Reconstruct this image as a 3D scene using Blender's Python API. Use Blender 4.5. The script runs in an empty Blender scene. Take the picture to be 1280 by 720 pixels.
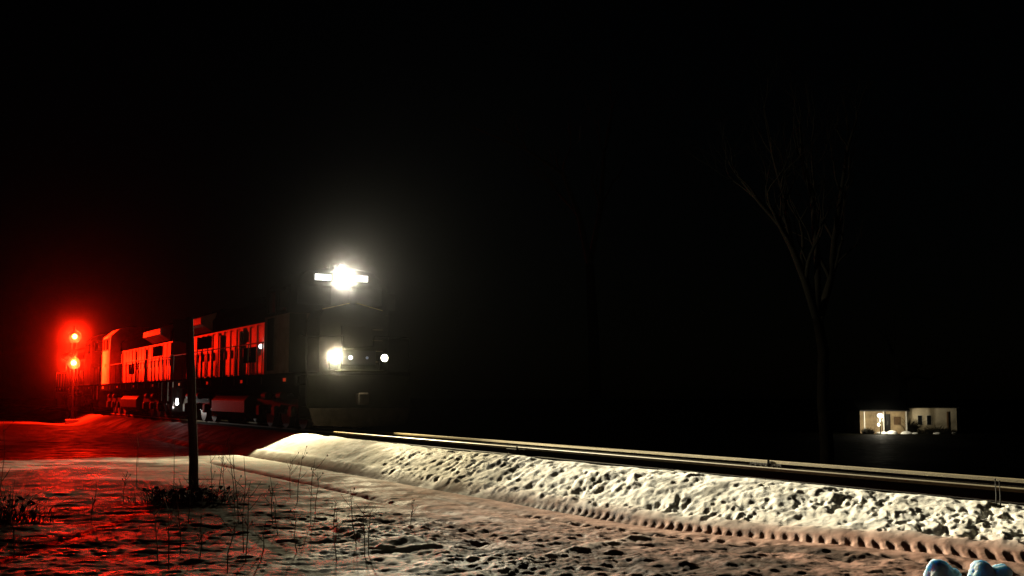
import bpy, bmesh, math, random
import numpy as np
from mathutils import Vector, Matrix, Quaternion

# ------------------------------------------------------------------ camera, world, exposure
S = bpy.context.scene
COL = S.collection
R = math.radians
EYE = 1.52                                   # camera height above the road
cam_d = bpy.data.cameras.new('camera'); cam = bpy.data.objects.new('camera', cam_d); COL.objects.link(cam)
cam_d.sensor_width = 36.0; cam_d.lens = 36.0 * 1500 / 1280
cam_d.clip_start = 0.1; cam_d.clip_end = 3000
cam.location = (0, 0, EYE); cam.rotation_euler = (R(90) + math.atan(135 / 1500), 0, 0)
S.camera = cam

W = bpy.data.worlds.new('World'); S.world = W; W.use_nodes = True
wn = W.node_tree.nodes; bg = wn['Background']
sky = wn.new('ShaderNodeTexSky'); sky.sky_type = 'NISHITA'; sky.sun_disc = False
sky.sun_elevation = R(8); sky.sun_rotation = R(200)
W.node_tree.links.new(sky.outputs[0], bg.inputs[0]); bg.inputs[1].default_value = 0.00010

moon_d = bpy.data.lights.new('moon', 'SUN'); moon_d.energy = 0.0006; moon_d.angle = R(0.5); moon_d.color = (1, 0.97, 0.92)
moon = bpy.data.objects.new('moon', moon_d); COL.objects.link(moon); moon.rotation_euler = (R(82), 0, R(-20))

S.view_settings.view_transform = 'Standard'; S.view_settings.look = 'None'
S.view_settings.exposure = 0.0; S.view_settings.gamma = 1.0; S.view_settings.use_curve_mapping = False
S.render.engine = 'CYCLES'
cy = S.cycles
cy.use_denoising = True
cy.max_bounces = 4; cy.diffuse_bounces = 2; cy.glossy_bounces = 2; cy.transmission_bounces = 3; cy.volume_bounces = 0
cy.transparent_max_bounces = 6; cy.sample_clamp_indirect = 3.0
cy.caustics_reflective = False; cy.caustics_refractive = False

# light strengths, all in one place
P_HEAD, P_DITCH_NEAR, P_DITCH_FAR, P_SPILL = 170000, 32000, 22000, 2700
P_RED_BEAM, P_RED_SPILL = 150000, 5600
HAZE_DENSITY, HAZE_G = 0.00015, 0.9992

# ------------------------------------------------------------------ the railway's own frame
TH = math.atan(757 / 1500)                    # the track runs 26.8 degrees left of the view
FWD = Vector((math.sin(TH), -math.cos(TH), 0))    # where the train is heading
SIDE = Vector((math.cos(TH), math.sin(TH), 0))    # across the track, away from the camera
RAIL_TOP = 0.57
FRONT = Vector((-4.18, 33.0, RAIL_TOP))       # middle of the leading locomotive's front deck edge
QC = FRONT.dot(SIDE)                          # distance of the track's centre line
ROT = math.atan2(FWD.y, FWD.x)
def rail_pt(s, y=0.0, z=0.0):                 # s along the track, y across it, z above the rail tops
    return FRONT + FWD * s + SIDE * y + Vector((0, 0, z))
def spot_on(px, d, z=0.0):                    # a point d metres ahead along the column px
    return Vector(((px - 640) / 1500 * d, d, z))
def ground_spot(px, py, z=0.0):
    d = 1500 * (EYE - z) / (py - 495)
    return spot_on(px, d, z)

# ------------------------------------------------------------------ tagging
def tag(o, label=None, cat=None, group=None, kind=None):
    if label: o['label'] = label
    if cat: o['category'] = cat
    if group: o['group'] = group
    if kind: o['kind'] = kind
    return o
def empty(name, loc, rz=0.0):
    o = bpy.data.objects.new(name, None); COL.objects.link(o)
    o.location = loc; o.rotation_euler = (0, 0, rz); o.empty_display_size = 0.2
    return o

# ------------------------------------------------------------------ materials
def mat(name, col, rough=0.6, metal=0.0, var=0.25, scale=6.0, bump=0.0, bscale=40.0, col2=None, coord='Object', spec=0.5):
    m = bpy.data.materials.new(name); m.use_nodes = True
    nt = m.node_tree; b = nt.nodes['Principled BSDF']
    tc = nt.nodes.new('ShaderNodeTexCoord')
    nz = nt.nodes.new('ShaderNodeTexNoise'); nz.inputs['Scale'].default_value = scale; nz.inputs['Detail'].default_value = 6
    nz.inputs['Roughness'].default_value = 0.65
    nt.links.new(tc.outputs[coord], nz.inputs['Vector'])
    cr = nt.nodes.new('ShaderNodeValToRGB')
    c2 = col2 if col2 else tuple(c * (1 - var) for c in col)
    cr.color_ramp.elements[0].position = 0.32; cr.color_ramp.elements[1].position = 0.68
    cr.color_ramp.elements[0].color = (*c2, 1); cr.color_ramp.elements[1].color = (*col, 1)
    nt.links.new(nz.outputs['Fac'], cr.inputs['Fac']); nt.links.new(cr.outputs['Color'], b.inputs['Base Color'])
    b.inputs['Roughness'].default_value = rough; b.inputs['Metallic'].default_value = metal
    b.inputs['Specular IOR Level'].default_value = spec
    if bump:
        n2 = nt.nodes.new('ShaderNodeTexNoise'); n2.inputs['Scale'].default_value = bscale; n2.inputs['Detail'].default_value = 4
        nt.links.new(tc.outputs[coord], n2.inputs['Vector'])
        bp = nt.nodes.new('ShaderNodeBump'); bp.inputs['Strength'].default_value = bump; bp.inputs['Distance'].default_value = 0.02
        nt.links.new(n2.outputs['Fac'], bp.inputs['Height']); nt.links.new(bp.outputs['Normal'], b.inputs['Normal'])
    return m
def glow(name, col, strength):
    m = bpy.data.materials.new(name); m.use_nodes = True
    b = m.node_tree.nodes['Principled BSDF']
    b.inputs['Base Color'].default_value = (*[c * 0.5 for c in col], 1)
    b.inputs['Emission Color'].default_value = (*col, 1); b.inputs['Emission Strength'].default_value = strength
    m.cycles.emission_sampling = 'NONE'
    return m

M = dict(
    paint=mat('locomotive_paint', (0.70, 0.58, 0.46), 0.45, 0, 0.45, 2.2, 0.15, 9, spec=0.03),
    paint2=mat('door_paint', (0.66, 0.54, 0.44), 0.42, 0, 0.45, 3.5, 0.2, 14, spec=0.03),
    cabside=mat('leader_cab_paint', (0.20, 0.15, 0.12), 0.6, 0, 0.5, 2.5, spec=0.0),  # leader's cab sides, darker than its hood paint
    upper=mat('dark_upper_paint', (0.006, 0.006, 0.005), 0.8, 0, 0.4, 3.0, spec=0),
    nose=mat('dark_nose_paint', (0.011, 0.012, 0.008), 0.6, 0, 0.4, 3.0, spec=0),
    black=mat('grimy_black', (0.007, 0.007, 0.006), 0.75, 0, 0.4, 5.0, 0.2, 20, spec=0),
    steel=mat('truck_steel', (0.035, 0.03, 0.025), 0.7, 0.2, 0.5, 5.0, 0.3, 25, spec=0.02),
    tank=mat('tank_steel', (0.07, 0.06, 0.05), 0.55, 0.0, 0.5, 3.0, 0.2, 12, spec=0.02),
    railing=mat('handrail_paint', (0.30, 0.26, 0.2), 0.5, 0, 0.4, 8.0, spec=0.05),
    glass=mat('dark_glass', (0.01, 0.012, 0.015), 0.12, 0, 0.1, 2.0),
    grille=mat('grille_metal', (0.012, 0.012, 0.012), 0.9, 0, 0.3, 8.0, spec=0),
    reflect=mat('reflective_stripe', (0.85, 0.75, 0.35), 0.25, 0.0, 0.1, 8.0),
    wheel=mat('wheel_steel', (0.16, 0.14, 0.13), 0.5, 0.6, 0.4, 8.0),
    railhead=mat('polished_rail', (0.24, 0.19, 0.095), 0.55, 0.4, 0.35, 3.0, 0.1, 60),
    railweb=mat('rusty_rail', (0.025, 0.017, 0.012), 0.9, 0.0, 0.4, 10.0, 0.3, 60, spec=0.12),
    tie=mat('creosoted_timber', (0.04, 0.03, 0.022), 0.9, 0, 0.5, 6.0, 0.4, 30),
    wood=mat('weathered_post_wood', (0.03, 0.025, 0.02), 0.9, 0, 0.5, 12.0, 0.6, 35),
    bark=mat('bare_bark', (0.010, 0.0095, 0.0075), 0.9, 0, 0.5, 5.0, 0.5, 20, spec=0.12),
    unlit_bark=mat('unlit_trunk_bark', (0.008, 0.007, 0.006), 0.95, 0, 0.5, 5.0, 0.5, 20, spec=0.0),  # bark darkened on trunks so they stay unlit against the crown
    twig=mat('dry_stalk', (0.10, 0.075, 0.045), 0.85, 0, 0.5, 9.0),
    straw=mat('dry_straw', (0.30, 0.22, 0.10), 0.8, 0, 0.4, 9.0),
    brush=mat('dead_brush', (0.014, 0.012, 0.008), 0.9, 0, 0.5, 9.0, spec=0.12),
    mast=mat('signal_black', (0.02, 0.02, 0.02), 0.6, 0, 0.3, 6.0, spec=0),
    alu=mat('signal_silver', (0.012, 0.012, 0.012), 0.8, 0.0, 0.3, 6.0, spec=0),
    siding=mat('pale_house_siding', (0.62, 0.54, 0.40), 0.8, 0, 0.55, 0.55, 0.2, 8),
    siding2=mat('tan_house_siding', (0.55, 0.40, 0.22), 0.8, 0, 0.65, 0.9, 0.2, 8),
    roof=mat('dark_roof_shingle', (0.03, 0.028, 0.026), 0.9, 0, 0.4, 3.0, 0.3, 20, spec=0.12),
    trim=mat('house_trim', (0.6, 0.56, 0.48), 0.7, 0, 0.2, 4.0),
    brown=mat('brown_boards', (0.16, 0.09, 0.04), 0.8, 0, 0.4, 4.0),
    lamp_white=glow('lamp_white', (1.0, 0.98, 0.90), 14),
    ditch_white=glow('ditch_white', (1.0, 0.95, 0.72), 14),
    board_white=glow('board_white', (1.0, 0.99, 0.93), 3.2),
    small_white=glow('small_lamp_white', (1.0, 0.97, 0.95), 2.2),
    small_blue=glow('small_lamp_blue', (0.55, 0.65, 1.0), 0.22),
    red_lens=glow('signal_red', (1.0, 0.42, 0.06), 14),
    porch=glow('porch_bulb', (1.0, 0.95, 0.80), 6),
)
def ice_mat():
    m = mat('pale_blue_ice', (0.40, 0.66, 0.78), 0.85, 0, 0.3, 9.0, 0.5, 22)
    b = m.node_tree.nodes['Principled BSDF']
    b.inputs['Subsurface Weight'].default_value = 0.8; b.inputs['Subsurface Radius'].default_value = (0.12, 0.16, 0.2)
    b.inputs['Subsurface Scale'].default_value = 0.6
    return m
M['ice'] = ice_mat()

# ------------------------------------------------------------------ mesh builder
class MB:
    def __init__(s): s.b = bmesh.new()
    def box(s, lo, hi, bev=0.0, seg=1):
        lo, hi = Vector(lo), Vector(hi); c = (lo + hi) / 2; d = hi - lo
        r = bmesh.ops.create_cube(s.b, size=1.0, matrix=Matrix.Translation(c) @ Matrix.Diagonal((d.x, d.y, d.z, 1)))
        if bev:
            es = list({e for v in r['verts'] for e in v.link_edges})
            bmesh.ops.bevel(s.b, geom=es, offset=bev, segments=seg, affect='EDGES', profile=0.5)
        return s
    def prism(s, poly, axis, a, b):           # polygon in the other two axes, pushed along axis from a to b
        def P(u, v, t):
            return {'x': (t, u, v), 'y': (u, t, v), 'z': (u, v, t)}[axis]
        A = [s.b.verts.new(P(u, v, a)) for u, v in poly]; B = [s.b.verts.new(P(u, v, b)) for u, v in poly]
        n = len(poly)
        fs = [s.b.faces.new(A), s.b.faces.new(B[::-1])]
        for i in range(n): fs.append(s.b.faces.new((A[i], B[i], B[(i + 1) % n], A[(i + 1) % n])))
        bmesh.ops.recalc_face_normals(s.b, faces=fs)
        return s
    def cyl(s, p, q, r, r2=None, n=16, caps=True):
        p, q = Vector(p), Vector(q); d = q - p; L = d.length
        if L < 1e-6: return s
        rot = d.to_track_quat('Z', 'Y').to_matrix().to_4x4()
        bmesh.ops.create_cone(s.b, cap_ends=caps, segments=n, radius1=r, radius2=r if r2 is None else r2, depth=L,
                              matrix=Matrix.Translation((p + q) / 2) @ rot)
        return s
    def tube(s, pts, rad, n=8):               # a smooth run through pts, radius per point
        pts = [Vector(p) for p in pts]
        if not hasattr(rad, '__len__'): rad = [rad] * len(pts)
        rings = []
        up = Vector((0.13, 0.21, 0.97))
        for i, p in enumerate(pts):
            t = (pts[min(i + 1, len(pts) - 1)] - pts[max(i - 1, 0)])
            t = t.normalized() if t.length > 1e-9 else Vector((0, 0, 1))
            a = t.cross(up)
            if a.length < 0.05: a = t.cross(Vector((1, 0, 0)))
            a.normalize(); b = t.cross(a)
            rings.append([s.b.verts.new(p + (a * math.cos(k * 2 * math.pi / n) + b * math.sin(k * 2 * math.pi / n)) * rad[i]) for k in range(n)])
        for A, B in zip(rings, rings[1:]):
            for k in range(n): s.b.faces.new((A[k], A[(k + 1) % n], B[(k + 1) % n], B[k]))
        s.b.faces.new(rings[0][::-1]); s.b.faces.new(rings[-1])
        return s
    def ball(s, c, r, sub=3, scale=(1, 1, 1), jit=0.0, seed=0):
        rr = random.Random(seed)
        g = bmesh.ops.create_icosphere(s.b, subdivisions=sub, radius=1.0)
        for v in g['verts']:
            k = 1 + jit * (math.sin(v.co.x * 3.1 + seed) + math.sin(v.co.y * 4.3 + seed * 2) + math.sin(v.co.z * 3.7 - seed)) / 3 + rr.uniform(-jit, jit) * 0.15
            v.co = Vector((v.co.x * scale[0], v.co.y * scale[1], v.co.z * scale[2])) * r * k + Vector(c)
        return s
    def build(s, name, m, parent=None, smooth=False, loc=None):
        me = bpy.data.meshes.new(name); s.b.normal_update(); s.b.to_mesh(me); s.b.free()
        me.materials.append(m)
        if smooth:
            me.polygons.foreach_set('use_smooth', [True] * len(me.polygons))
        o = bpy.data.objects.new(name, me); COL.objects.link(o)
        if parent is not None: o.parent = parent
        if loc is not None: o.location = loc
        return o

# ------------------------------------------------------------------ noise for the terrain
def _hash(ix, iy, seed):
    h = (ix.astype(np.int64) * 374761393 + iy.astype(np.int64) * 668265263 + seed * 2147483647) & 0x7fffffff
    h = ((h ^ (h >> 13)) * 1274126177) & 0x7fffffff
    return ((h ^ (h >> 16)) & 0xffff) / 65535.0
def vnoise(x, y, seed=0):
    ix, iy = np.floor(x), np.floor(y); fx, fy = x - ix, y - iy
    ux, uy = fx * fx * fx * (fx * (fx * 6 - 15) + 10), fy * fy * fy * (fy * (fy * 6 - 15) + 10)
    a, b = _hash(ix, iy, seed), _hash(ix + 1, iy, seed)
    c, d = _hash(ix, iy + 1, seed), _hash(ix + 1, iy + 1, seed)
    return (a * (1 - ux) + b * ux) * (1 - uy) + (c * (1 - ux) + d * ux) * uy
def fbm(x, y, seed=0, oct=4, gain=0.5):
    t, a, n = 0, 1.0, 0
    for k in range(oct):
        t = t + a * vnoise(x * 2 ** k + 17.3 * k, y * 2 ** k - 9.1 * k, seed + k); n += a; a *= gain
    return t / n
def billow(x, y, seed=0, oct=3, gain=0.5):
    t, a, n = 0, 1.0, 0
    for k in range(oct):
        t = t + a * np.abs(2 * vnoise(x * 2 ** k + 5.3 * k, y * 2 ** k + 3.7 * k, seed + k) - 1); n += a; a *= gain
    return t / n
def sst(a, b, x):
    t = np.clip((x - a) / (b - a), 0, 1); return t * t * (3 - 2 * t)
def bell(x, c, w): return np.exp(-((x - c) / w) ** 2)

def terrain(x, y):
    """height and surface masks at world x, y (arrays)"""
    s = (x - FRONT.x) * FWD.x + (y - FRONT.y) * FWD.y        # along the track
    q = x * SIDE.x + y * SIDE.y                              # across, from the camera
    r = np.sqrt(x * x + y * y)
    z = 0.10 * (fbm(x * 0.16, y * 0.16, 3) - 0.5) * sst(40, 12, r) + 0.5 * (fbm(x * 0.03, y * 0.03, 5, 3) - 0.5) * sst(25, 80, r)
    z = z * sst(7.6, 6.2, q)
    edge = 9.58 + 0.10 * (fbm(s * 0.9, s * 0 + 2.0, 31, 3) - 0.5)
    bank_h = 0.475 + 0.045 * sst(9, 0, s) + 0.05 * (fbm(s * 1.1, q * 0.0 + 4, 12, 3) - 0.5)
    bank = sst(7.7, 9.55, q) ** 1.15
    onbank = sst(8.1, 8.6, q) * sst(edge + 0.05, edge - 0.1, q)
    z = z + bank_h * bank * (q < edge) + np.where(q >= edge, bank_h + (0.33 - bank_h) * sst(edge, edge + 0.35, q), 0)
    # embankment falling away on the far side
    z = np.where(q > 12.7, 0.33 + (-2.2 - 0.33) * sst(12.7, 19.5, q) - 0.4 * sst(40, 130, q) * 0, z)
    z = z + np.where(q > 19, 0.35 * (fbm(x * 0.08, y * 0.08, 77, 3) - 0.5) * sst(19, 26, q) * sst(160, 90, r), 0)
    # road lifting towards a crossing on the right
    z = z + 0.27 * sst(18.5, 26, s) * sst(3.0, 7.0, q) * sst(9.3, 8.2, q)
    near = sst(70, 35, r)
    # trampled lumps on the bank
    rough = sst(1, 13, s)
    ca, cb = -0.76 * s + 0.65 * q, 0.65 * s + 0.76 * q       # the dimples lie slantwise across the bank
    wob = 0.25 * (fbm(s * 1.7, q * 1.7, 44, 2) - 0.5)
    pits = sst(0.50, 0.70, fbm(ca * 5.0 + wob, cb * 11.5 + wob * 2, 41, 3, 0.5))
    lump = 0.42 + 0.75 * (fbm(ca * 2.6, cb * 6.0, 43, 4, 0.55) - 0.5) - 0.30 * pits + 0.12 * (fbm(ca * 6, cb * 11, 45, 2) - 0.5)
    lump2 = fbm(s * 9, q * 11, 47, 3, 0.65)
    patch = sst(0.36, 0.62, fbm(s * 0.9, q * 2.0, 49, 3))
    bankzone = sst(8.08, 8.30, q) * sst(edge + 0.05, edge - 0.08, q) * near
    z = z + bankzone * ((0.018 + 0.068 * rough * (0.15 + 0.95 * patch)) * (lump - 0.42) + 0.026 * (0.35 + 0.65 * rough) * (lump2 - 0.5))
    # vehicle ruts
    w1 = 7.93 + 0.10 * np.sin(s * 0.13 + 0.6) + 0.04 * (fbm(s * 0.4, s * 0, 8, 2) - 0.5)
    lug = 0.5 + 0.5 * np.sin(2 * np.pi * ((s + 1.17 * (q - w1)) / 0.185 + 0.35 * fbm(s * 0.8, q * 0, 9, 2)))
    lug = sst(0.15, 0.7, lug) * (0.25 + 1.0 * fbm(s * 2.1, q * 5, 10, 3)) * (0.45 + 0.55 * sst(0.3, 0.55, fbm(s * 0.9, q * 0.8, 18, 3)))
    lugon = sst(14, 19.5, s)
    g1 = bell(q, w1, 0.13) * (1 - lugon) + lugon * sst(0.20, 0.10, np.abs(q - w1 + 0.05 * (fbm(s * 3, q * 2, 13, 2) - 0.5)))
    z = z - near * g1 * (0.095 - 0.065 * lugon - lugon * 0.042 * (lug - 0.4)) * sst(-14, -6, s)
    z = z + near * 0.03 * bell(q, w1 + 0.30, 0.10)
    w2 = 6.38 + 0.06 * np.sin(s * 0.2)
    on2 = sst(2.0, 4.0, s) * sst(20, 13, s)
    z = z - near * bell(q, w2, 0.11) * 0.08 * on2
    w3 = 7.25 + 0.05 * np.sin(s * 0.3)
    lug3 = 0.5 + 0.5 * np.sin(2 * np.pi * ((s + 1.17 * (q - w3)) / 0.25))
    lug3 = lug3 * sst(0.35, 0.6, fbm(s * 1.3, q * 2, 14, 3))
    z = z - near * bell(q, w3, 0.16) * sst(15, 19, s) * (0.03 + 0.045 * (lug3 - 0.4))
    # churned foreground of the road
    churn = sst(15, 20, s) * sst(7.9, 7.0, q) * sst(3.2, 4.6, q) * near
    z = z + churn * (0.075 * (0.65 * billow(s * 0.45 + q * 0.2, q * 2.4, 61, 4, 0.55) + 0.35 * billow(s * 1.3 + q * 0.5, q * 1.8, 63, 3, 0.5) - 0.33) + 0.05 * (fbm(s * 5, q * 5, 66, 3) - 0.5))
    mid = sst(6, 10, s) * sst(19, 14, s) * sst(7.8, 7.2, q) * sst(5.2, 6.2, q) * near
    z = z + mid * 0.045 * (fbm(s * 0.7, q * 4.5, 71, 4) - 0.5)
    # crusted, wind-worn snow and tussocks at lower left
    wild = sst(6.3, 5.4, q) * sst(24, 20, s) * near
    z = z + wild * (0.075 * (fbm(x * 0.75, y * 1.1, 81, 4, 0.55) - 0.5) + 0.038 * (billow(x * 1.6, y * 2.6, 85, 3) - 0.35) * sst(6, 12, s))
    # a broken slab thrown up at the turn of the rut
    a, b = Vector((-1.95, 14.2)), Vector((-0.95, 11.9))
    d = (b - a); L = d.length; d = d / L; n = Vector((-d.y, d.x))
    u = (x - a.x) * d.x + (y - a.y) * d.y; v = (x - a.x) * n.x + (y - a.y) * n.y
    v = v + 0.10 * (fbm(u * 2, u * 0, 15, 3) - 0.5)
    slab = sst(0, 0.5, u) * sst(L + 0.05, L - 0.05, u) * sst(0.34, 0.22, np.abs(v))
    z = z + 0.035 * slab * (0.6 + 0.6 * fbm(x * 3, y * 3, 19, 3))
    # an old wheel ridge across the foreground
    a, b = Vector((-0.5, 9.7)), Vector((1.5, 12.6))
    d = (b - a); L = d.length; d = d / L; n = Vector((-d.y, d.x))
    u = (x - a.x) * d.x + (y - a.y) * d.y; v = (x - a.x) * n.x + (y - a.y) * n.y + 0.12 * (fbm(u * 1.5, u * 0 + 7, 16, 3) - 0.5)
    ridge = sst(-0.1, 0.4, u) * sst(L, L - 0.5, u)
    z = z + 0.03 * ridge * bell(v, 0, 0.12) * (0.5 + fbm(x * 4, y * 4, 29, 2))
    lit_crest = ridge * bell(v, 0, 0.16); ridge_shade = ridge * bell(v + 0.34, 0, 0.22)  # lit top and shaded flank of the ridge, used in the masks
    clod = sst(0.60, 0.74, vnoise(x * 8.5, y * 8.5, 95)) + 0.6 * sst(0.62, 0.74, vnoise(x * 17, y * 17, 96))
    z = z + (churn * 0.4 + wild * 0.2 + mid * 0.3) * 0.028 * clod * fbm(x * 1.1, y * 1.1, 97, 3)
    z = z + (churn + wild * 0.8 + mid * 0.6) * 0.018 * (fbm(x * 11, y * 11, 98, 3, 0.65) - 0.5)
    z = z + near * 0.012 * (fbm(x * 9, y * 9, 91, 2) - 0.5)
    # ---- masks
    road = sst(8.50, 7.95, q + 0.3 * (fbm(s * 1.2, q * 2, 141, 3) - 0.5)) * sst(4.2, 5.4, q) * sst(9, 17, s)
    road = np.clip(road + 0.8 * g1 * sst(-14, -8, s) + 0.55 * sst(6.4, 7, q) * sst(8.1, 7.7, q) * sst(2, 12, s) + 0.6 * bell(q, w2, 0.16) * on2, 0, 1)
    road = road * (1 - 0.75 * slab) * (1 - 0.35 * lit_crest)  # slab and ridge top coloured paler, as if catching the light
    pt = fbm(x * 0.55, y * 0.8, 101, 4, 0.6)
    leftness = sst(1.5, -4.5, x) * sst(6.3, 5.0, q)
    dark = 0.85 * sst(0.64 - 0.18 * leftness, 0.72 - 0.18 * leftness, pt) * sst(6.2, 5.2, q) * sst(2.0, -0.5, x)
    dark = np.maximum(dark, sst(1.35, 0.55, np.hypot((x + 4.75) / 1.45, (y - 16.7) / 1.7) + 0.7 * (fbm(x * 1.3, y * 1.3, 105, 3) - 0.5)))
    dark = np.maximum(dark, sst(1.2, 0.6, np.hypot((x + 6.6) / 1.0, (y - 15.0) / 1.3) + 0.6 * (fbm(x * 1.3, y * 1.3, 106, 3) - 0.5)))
    dark = np.maximum(dark, 0.93 * sst(-0.5, -3.0, s) * sst(2.0, 5.0, q) * sst(0.38, 0.56, fbm(x * 0.10, y * 0.22, 131, 4) + 0.10))  # ground by the signal darkened to hold down its red light
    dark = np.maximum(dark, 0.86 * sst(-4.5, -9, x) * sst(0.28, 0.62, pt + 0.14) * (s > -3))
    dark = np.maximum(dark, (0.55 + 0.6 * fbm(s * 3, q * 3, 171, 3)) * bell(q, w1, 0.12) * sst(-10, -4, s) * sst(21, 17, s))  # rut shade painted as a dark line, since the walls cast none
    dark = np.maximum(dark, (0.45 + 0.6 * fbm(s * 3, q * 3, 172, 3)) * bell(q, w2, 0.11) * on2)  # same painted shade in the second rut
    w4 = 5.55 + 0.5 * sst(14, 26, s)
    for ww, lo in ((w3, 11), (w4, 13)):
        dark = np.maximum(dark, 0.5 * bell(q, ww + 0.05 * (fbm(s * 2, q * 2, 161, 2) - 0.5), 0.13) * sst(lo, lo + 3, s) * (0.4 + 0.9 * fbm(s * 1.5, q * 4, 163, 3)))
    dark = np.maximum(dark, 0.8 * sst(18.5, 24, s) * sst(7.8, 7.2, q) * sst(0.28, 0.60, fbm(s * 0.9, q * 1.8, 151, 4)))  # gloom at the road's lower right put into the colour
    dark = np.maximum(dark * (1 - slab) * (1 - lit_crest), 0.25 * ridge_shade)  # shade behind the ridge painted in; slab and ridge top left bright
    soilhole = bankzone * sst(0.62, 0.72, fbm(s * 2.2, q * 3.2, 111, 4)) * rough * 0.6
    dark = np.maximum(dark, soilhole)
    ballast = sst(edge - 0.02, edge + 0.10, q)
    far = sst(12.6, 13.2, q)
    farsnow = far * sst(0.66, 0.74, fbm(x * 0.12, y * 0.12, 121, 4))
    unlit_ground = sst(-0.3, -2.5, s) * sst(2.0, 5.0, q) * sst(9.85, 9.65, q) * (0.84 + 0.14 * sst(0.4, 0.6, fbm(x * 0.12, y * 0.3, 133, 3))) * sst(90, 60, r)  # near-black colour behind the train front, standing in for missing light
    return z, road, np.clip(dark, 0, 1), ballast, np.maximum(far * (1 - 0.3 * farsnow), unlit_ground)

def ground_z(x, y):
    return float(terrain(np.array([float(x)]), np.array([float(y)]))[0][0])

# ------------------------------------------------------------------ ground: one sheet to the horizon
def make_ground():
    dens = np.linspace(-31, 31, 960)
    side = np.concatenate([np.linspace(-180, -60, 50, endpoint=False), np.linspace(-60, -31, 60, endpoint=False)])
    ang = np.radians(np.concatenate([side, dens, -side[::-1][:-1]]))          # degrees right of straight ahead
    rad = np.concatenate([np.linspace(0.4, 7.2, 45, endpoint=False),
                          np.geomspace(7.2, 45, 620, endpoint=False), np.geomspace(45, 1500, 90)])
    A, Rr = np.meshgrid(ang, rad)
    X = (np.sin(A) * Rr).ravel(); Y = (np.cos(A) * Rr).ravel()
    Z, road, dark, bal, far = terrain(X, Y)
    na, nr = len(ang), len(rad)
    co = np.stack([X, Y, Z], 1).astype(np.float32)
    co = np.vstack([co, [[0, 0, 0]]]).astype(np.float32)
    i = np.arange(nr - 1)[:, None] * na; j = np.arange(na)[None, :]; j2 = (j + 1) % na
    quads = np.stack([i + j, i + j2, i + na + j2, i + na + j], -1).reshape(-1, 4)[:, ::-1]
    c = len(co) - 1
    tris = np.stack([np.arange(na), np.full(na, c), (np.arange(na) + 1) % na], 1)[:, ::-1]
    loops = np.concatenate([quads.ravel(), tris.ravel()]).astype(np.int32)
    starts = np.concatenate([np.arange(len(quads)) * 4, len(quads) * 4 + np.arange(na) * 3]).astype(np.int32)
    me = bpy.data.meshes.new('ground')
    me.vertices.add(len(co)); me.vertices.foreach_set('co', co.ravel())
    me.loops.add(len(loops)); me.loops.foreach_set('vertex_index', loops)
    me.polygons.add(len(starts)); me.polygons.foreach_set('loop_start', starts)
    me.update(calc_edges=True); me.validate()
    me.polygons.foreach_set('use_smooth', np.ones(len(me.polygons), dtype=bool))
    if me.polygons[0].normal.z < 0: me.flip_normals()
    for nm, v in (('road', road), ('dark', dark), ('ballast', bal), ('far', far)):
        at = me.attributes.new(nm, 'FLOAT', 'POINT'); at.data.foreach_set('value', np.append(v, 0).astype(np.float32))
    o = bpy.data.objects.new('ground', me); COL.objects.link(o)
    tag(o, 'snow covered ground with wheel ruts beside the railway', None, None, 'structure')
    m = bpy.data.materials.new('snowy_ground'); m.use_nodes = True
    nt = m.node_tree; N = nt.nodes.new; Lk = nt.links.new; b = nt.nodes['Principled BSDF']
    geo = N('ShaderNodeNewGeometry')
    def noise(scale, detail=5, rough=0.6):
        n = N('ShaderNodeTexNoise'); n.inputs['Scale'].default_value = scale; n.inputs['Detail'].default_value = detail
        n.inputs['Roughness'].default_value = rough; Lk(geo.outputs['Position'], n.inputs['Vector']); return n.outputs['Fac']
    def ramp(f, c0, c1, p0=0.35, p1=0.65):
        r = N('ShaderNodeValToRGB'); e = r.color_ramp.elements
        e[0].position, e[1].position = p0, p1; e[0].color, e[1].color = (*c0, 1), (*c1, 1); Lk(f, r.inputs['Fac']); return r.outputs['Color']
    def mix(f, a, c):
        n = N('ShaderNodeMix'); n.data_type = 'RGBA'; Lk(f, n.inputs[0]); Lk(a, n.inputs[6]); Lk(c, n.inputs[7]); return n.outputs[2]
    def attr(nm):
        n = N('ShaderNodeAttribute'); n.attribute_name = nm; return n.outputs['Fac']
    snow = ramp(noise(2.3), (0.64, 0.61, 0.53), (0.84, 0.82, 0.75))
    red_cast_slush = ramp(noise(3.1, 8), (0.14, 0.075, 0.052), (0.47, 0.295, 0.23), 0.34, 0.66)  # dirty slush with the signal's pink light mixed into its colour
    soil_and_shade = ramp(noise(7, 8), (0.010, 0.010, 0.008), (0.050, 0.043, 0.030))  # bare soil; also the painted shade in ruts and foreground
    stone = ramp(noise(18, 8), (0.010, 0.009, 0.008), (0.045, 0.040, 0.034))
    weeds_and_gloom = ramp(noise(0.9, 8), (0.003, 0.003, 0.002), (0.014, 0.013, 0.009))  # far-side weeds; also colours the unlit ground left of the train
    c = mix(attr('road'), snow, red_cast_slush); c = mix(attr('dark'), c, soil_and_shade)
    c = mix(attr('ballast'), c, stone); c = mix(attr('far'), c, weeds_and_gloom)
    Lk(c, b.inputs['Base Color'])
    rr = N('ShaderNodeMapRange'); Lk(noise(1.6, 3), rr.inputs[0]); rr.inputs[1].default_value = 0.4; rr.inputs[2].default_value = 0.65
    rr.inputs[3].default_value = 0.62; rr.inputs[4].default_value = 0.95; Lk(rr.outputs[0], b.inputs['Roughness'])
    b.inputs['Specular IOR Level'].default_value = 0.006
    bp = N('ShaderNodeBump'); bp.inputs['Strength'].default_value = 0.55; bp.inputs['Distance'].default_value = 0.02
    Lk(noise(38, 6, 0.7), bp.inputs['Height']); Lk(bp.outputs['Normal'], b.inputs['Normal'])
    b2 = N('ShaderNodeBump'); b2.inputs['Strength'].default_value = 0.5; b2.inputs['Distance'].default_value = 0.008
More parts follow.
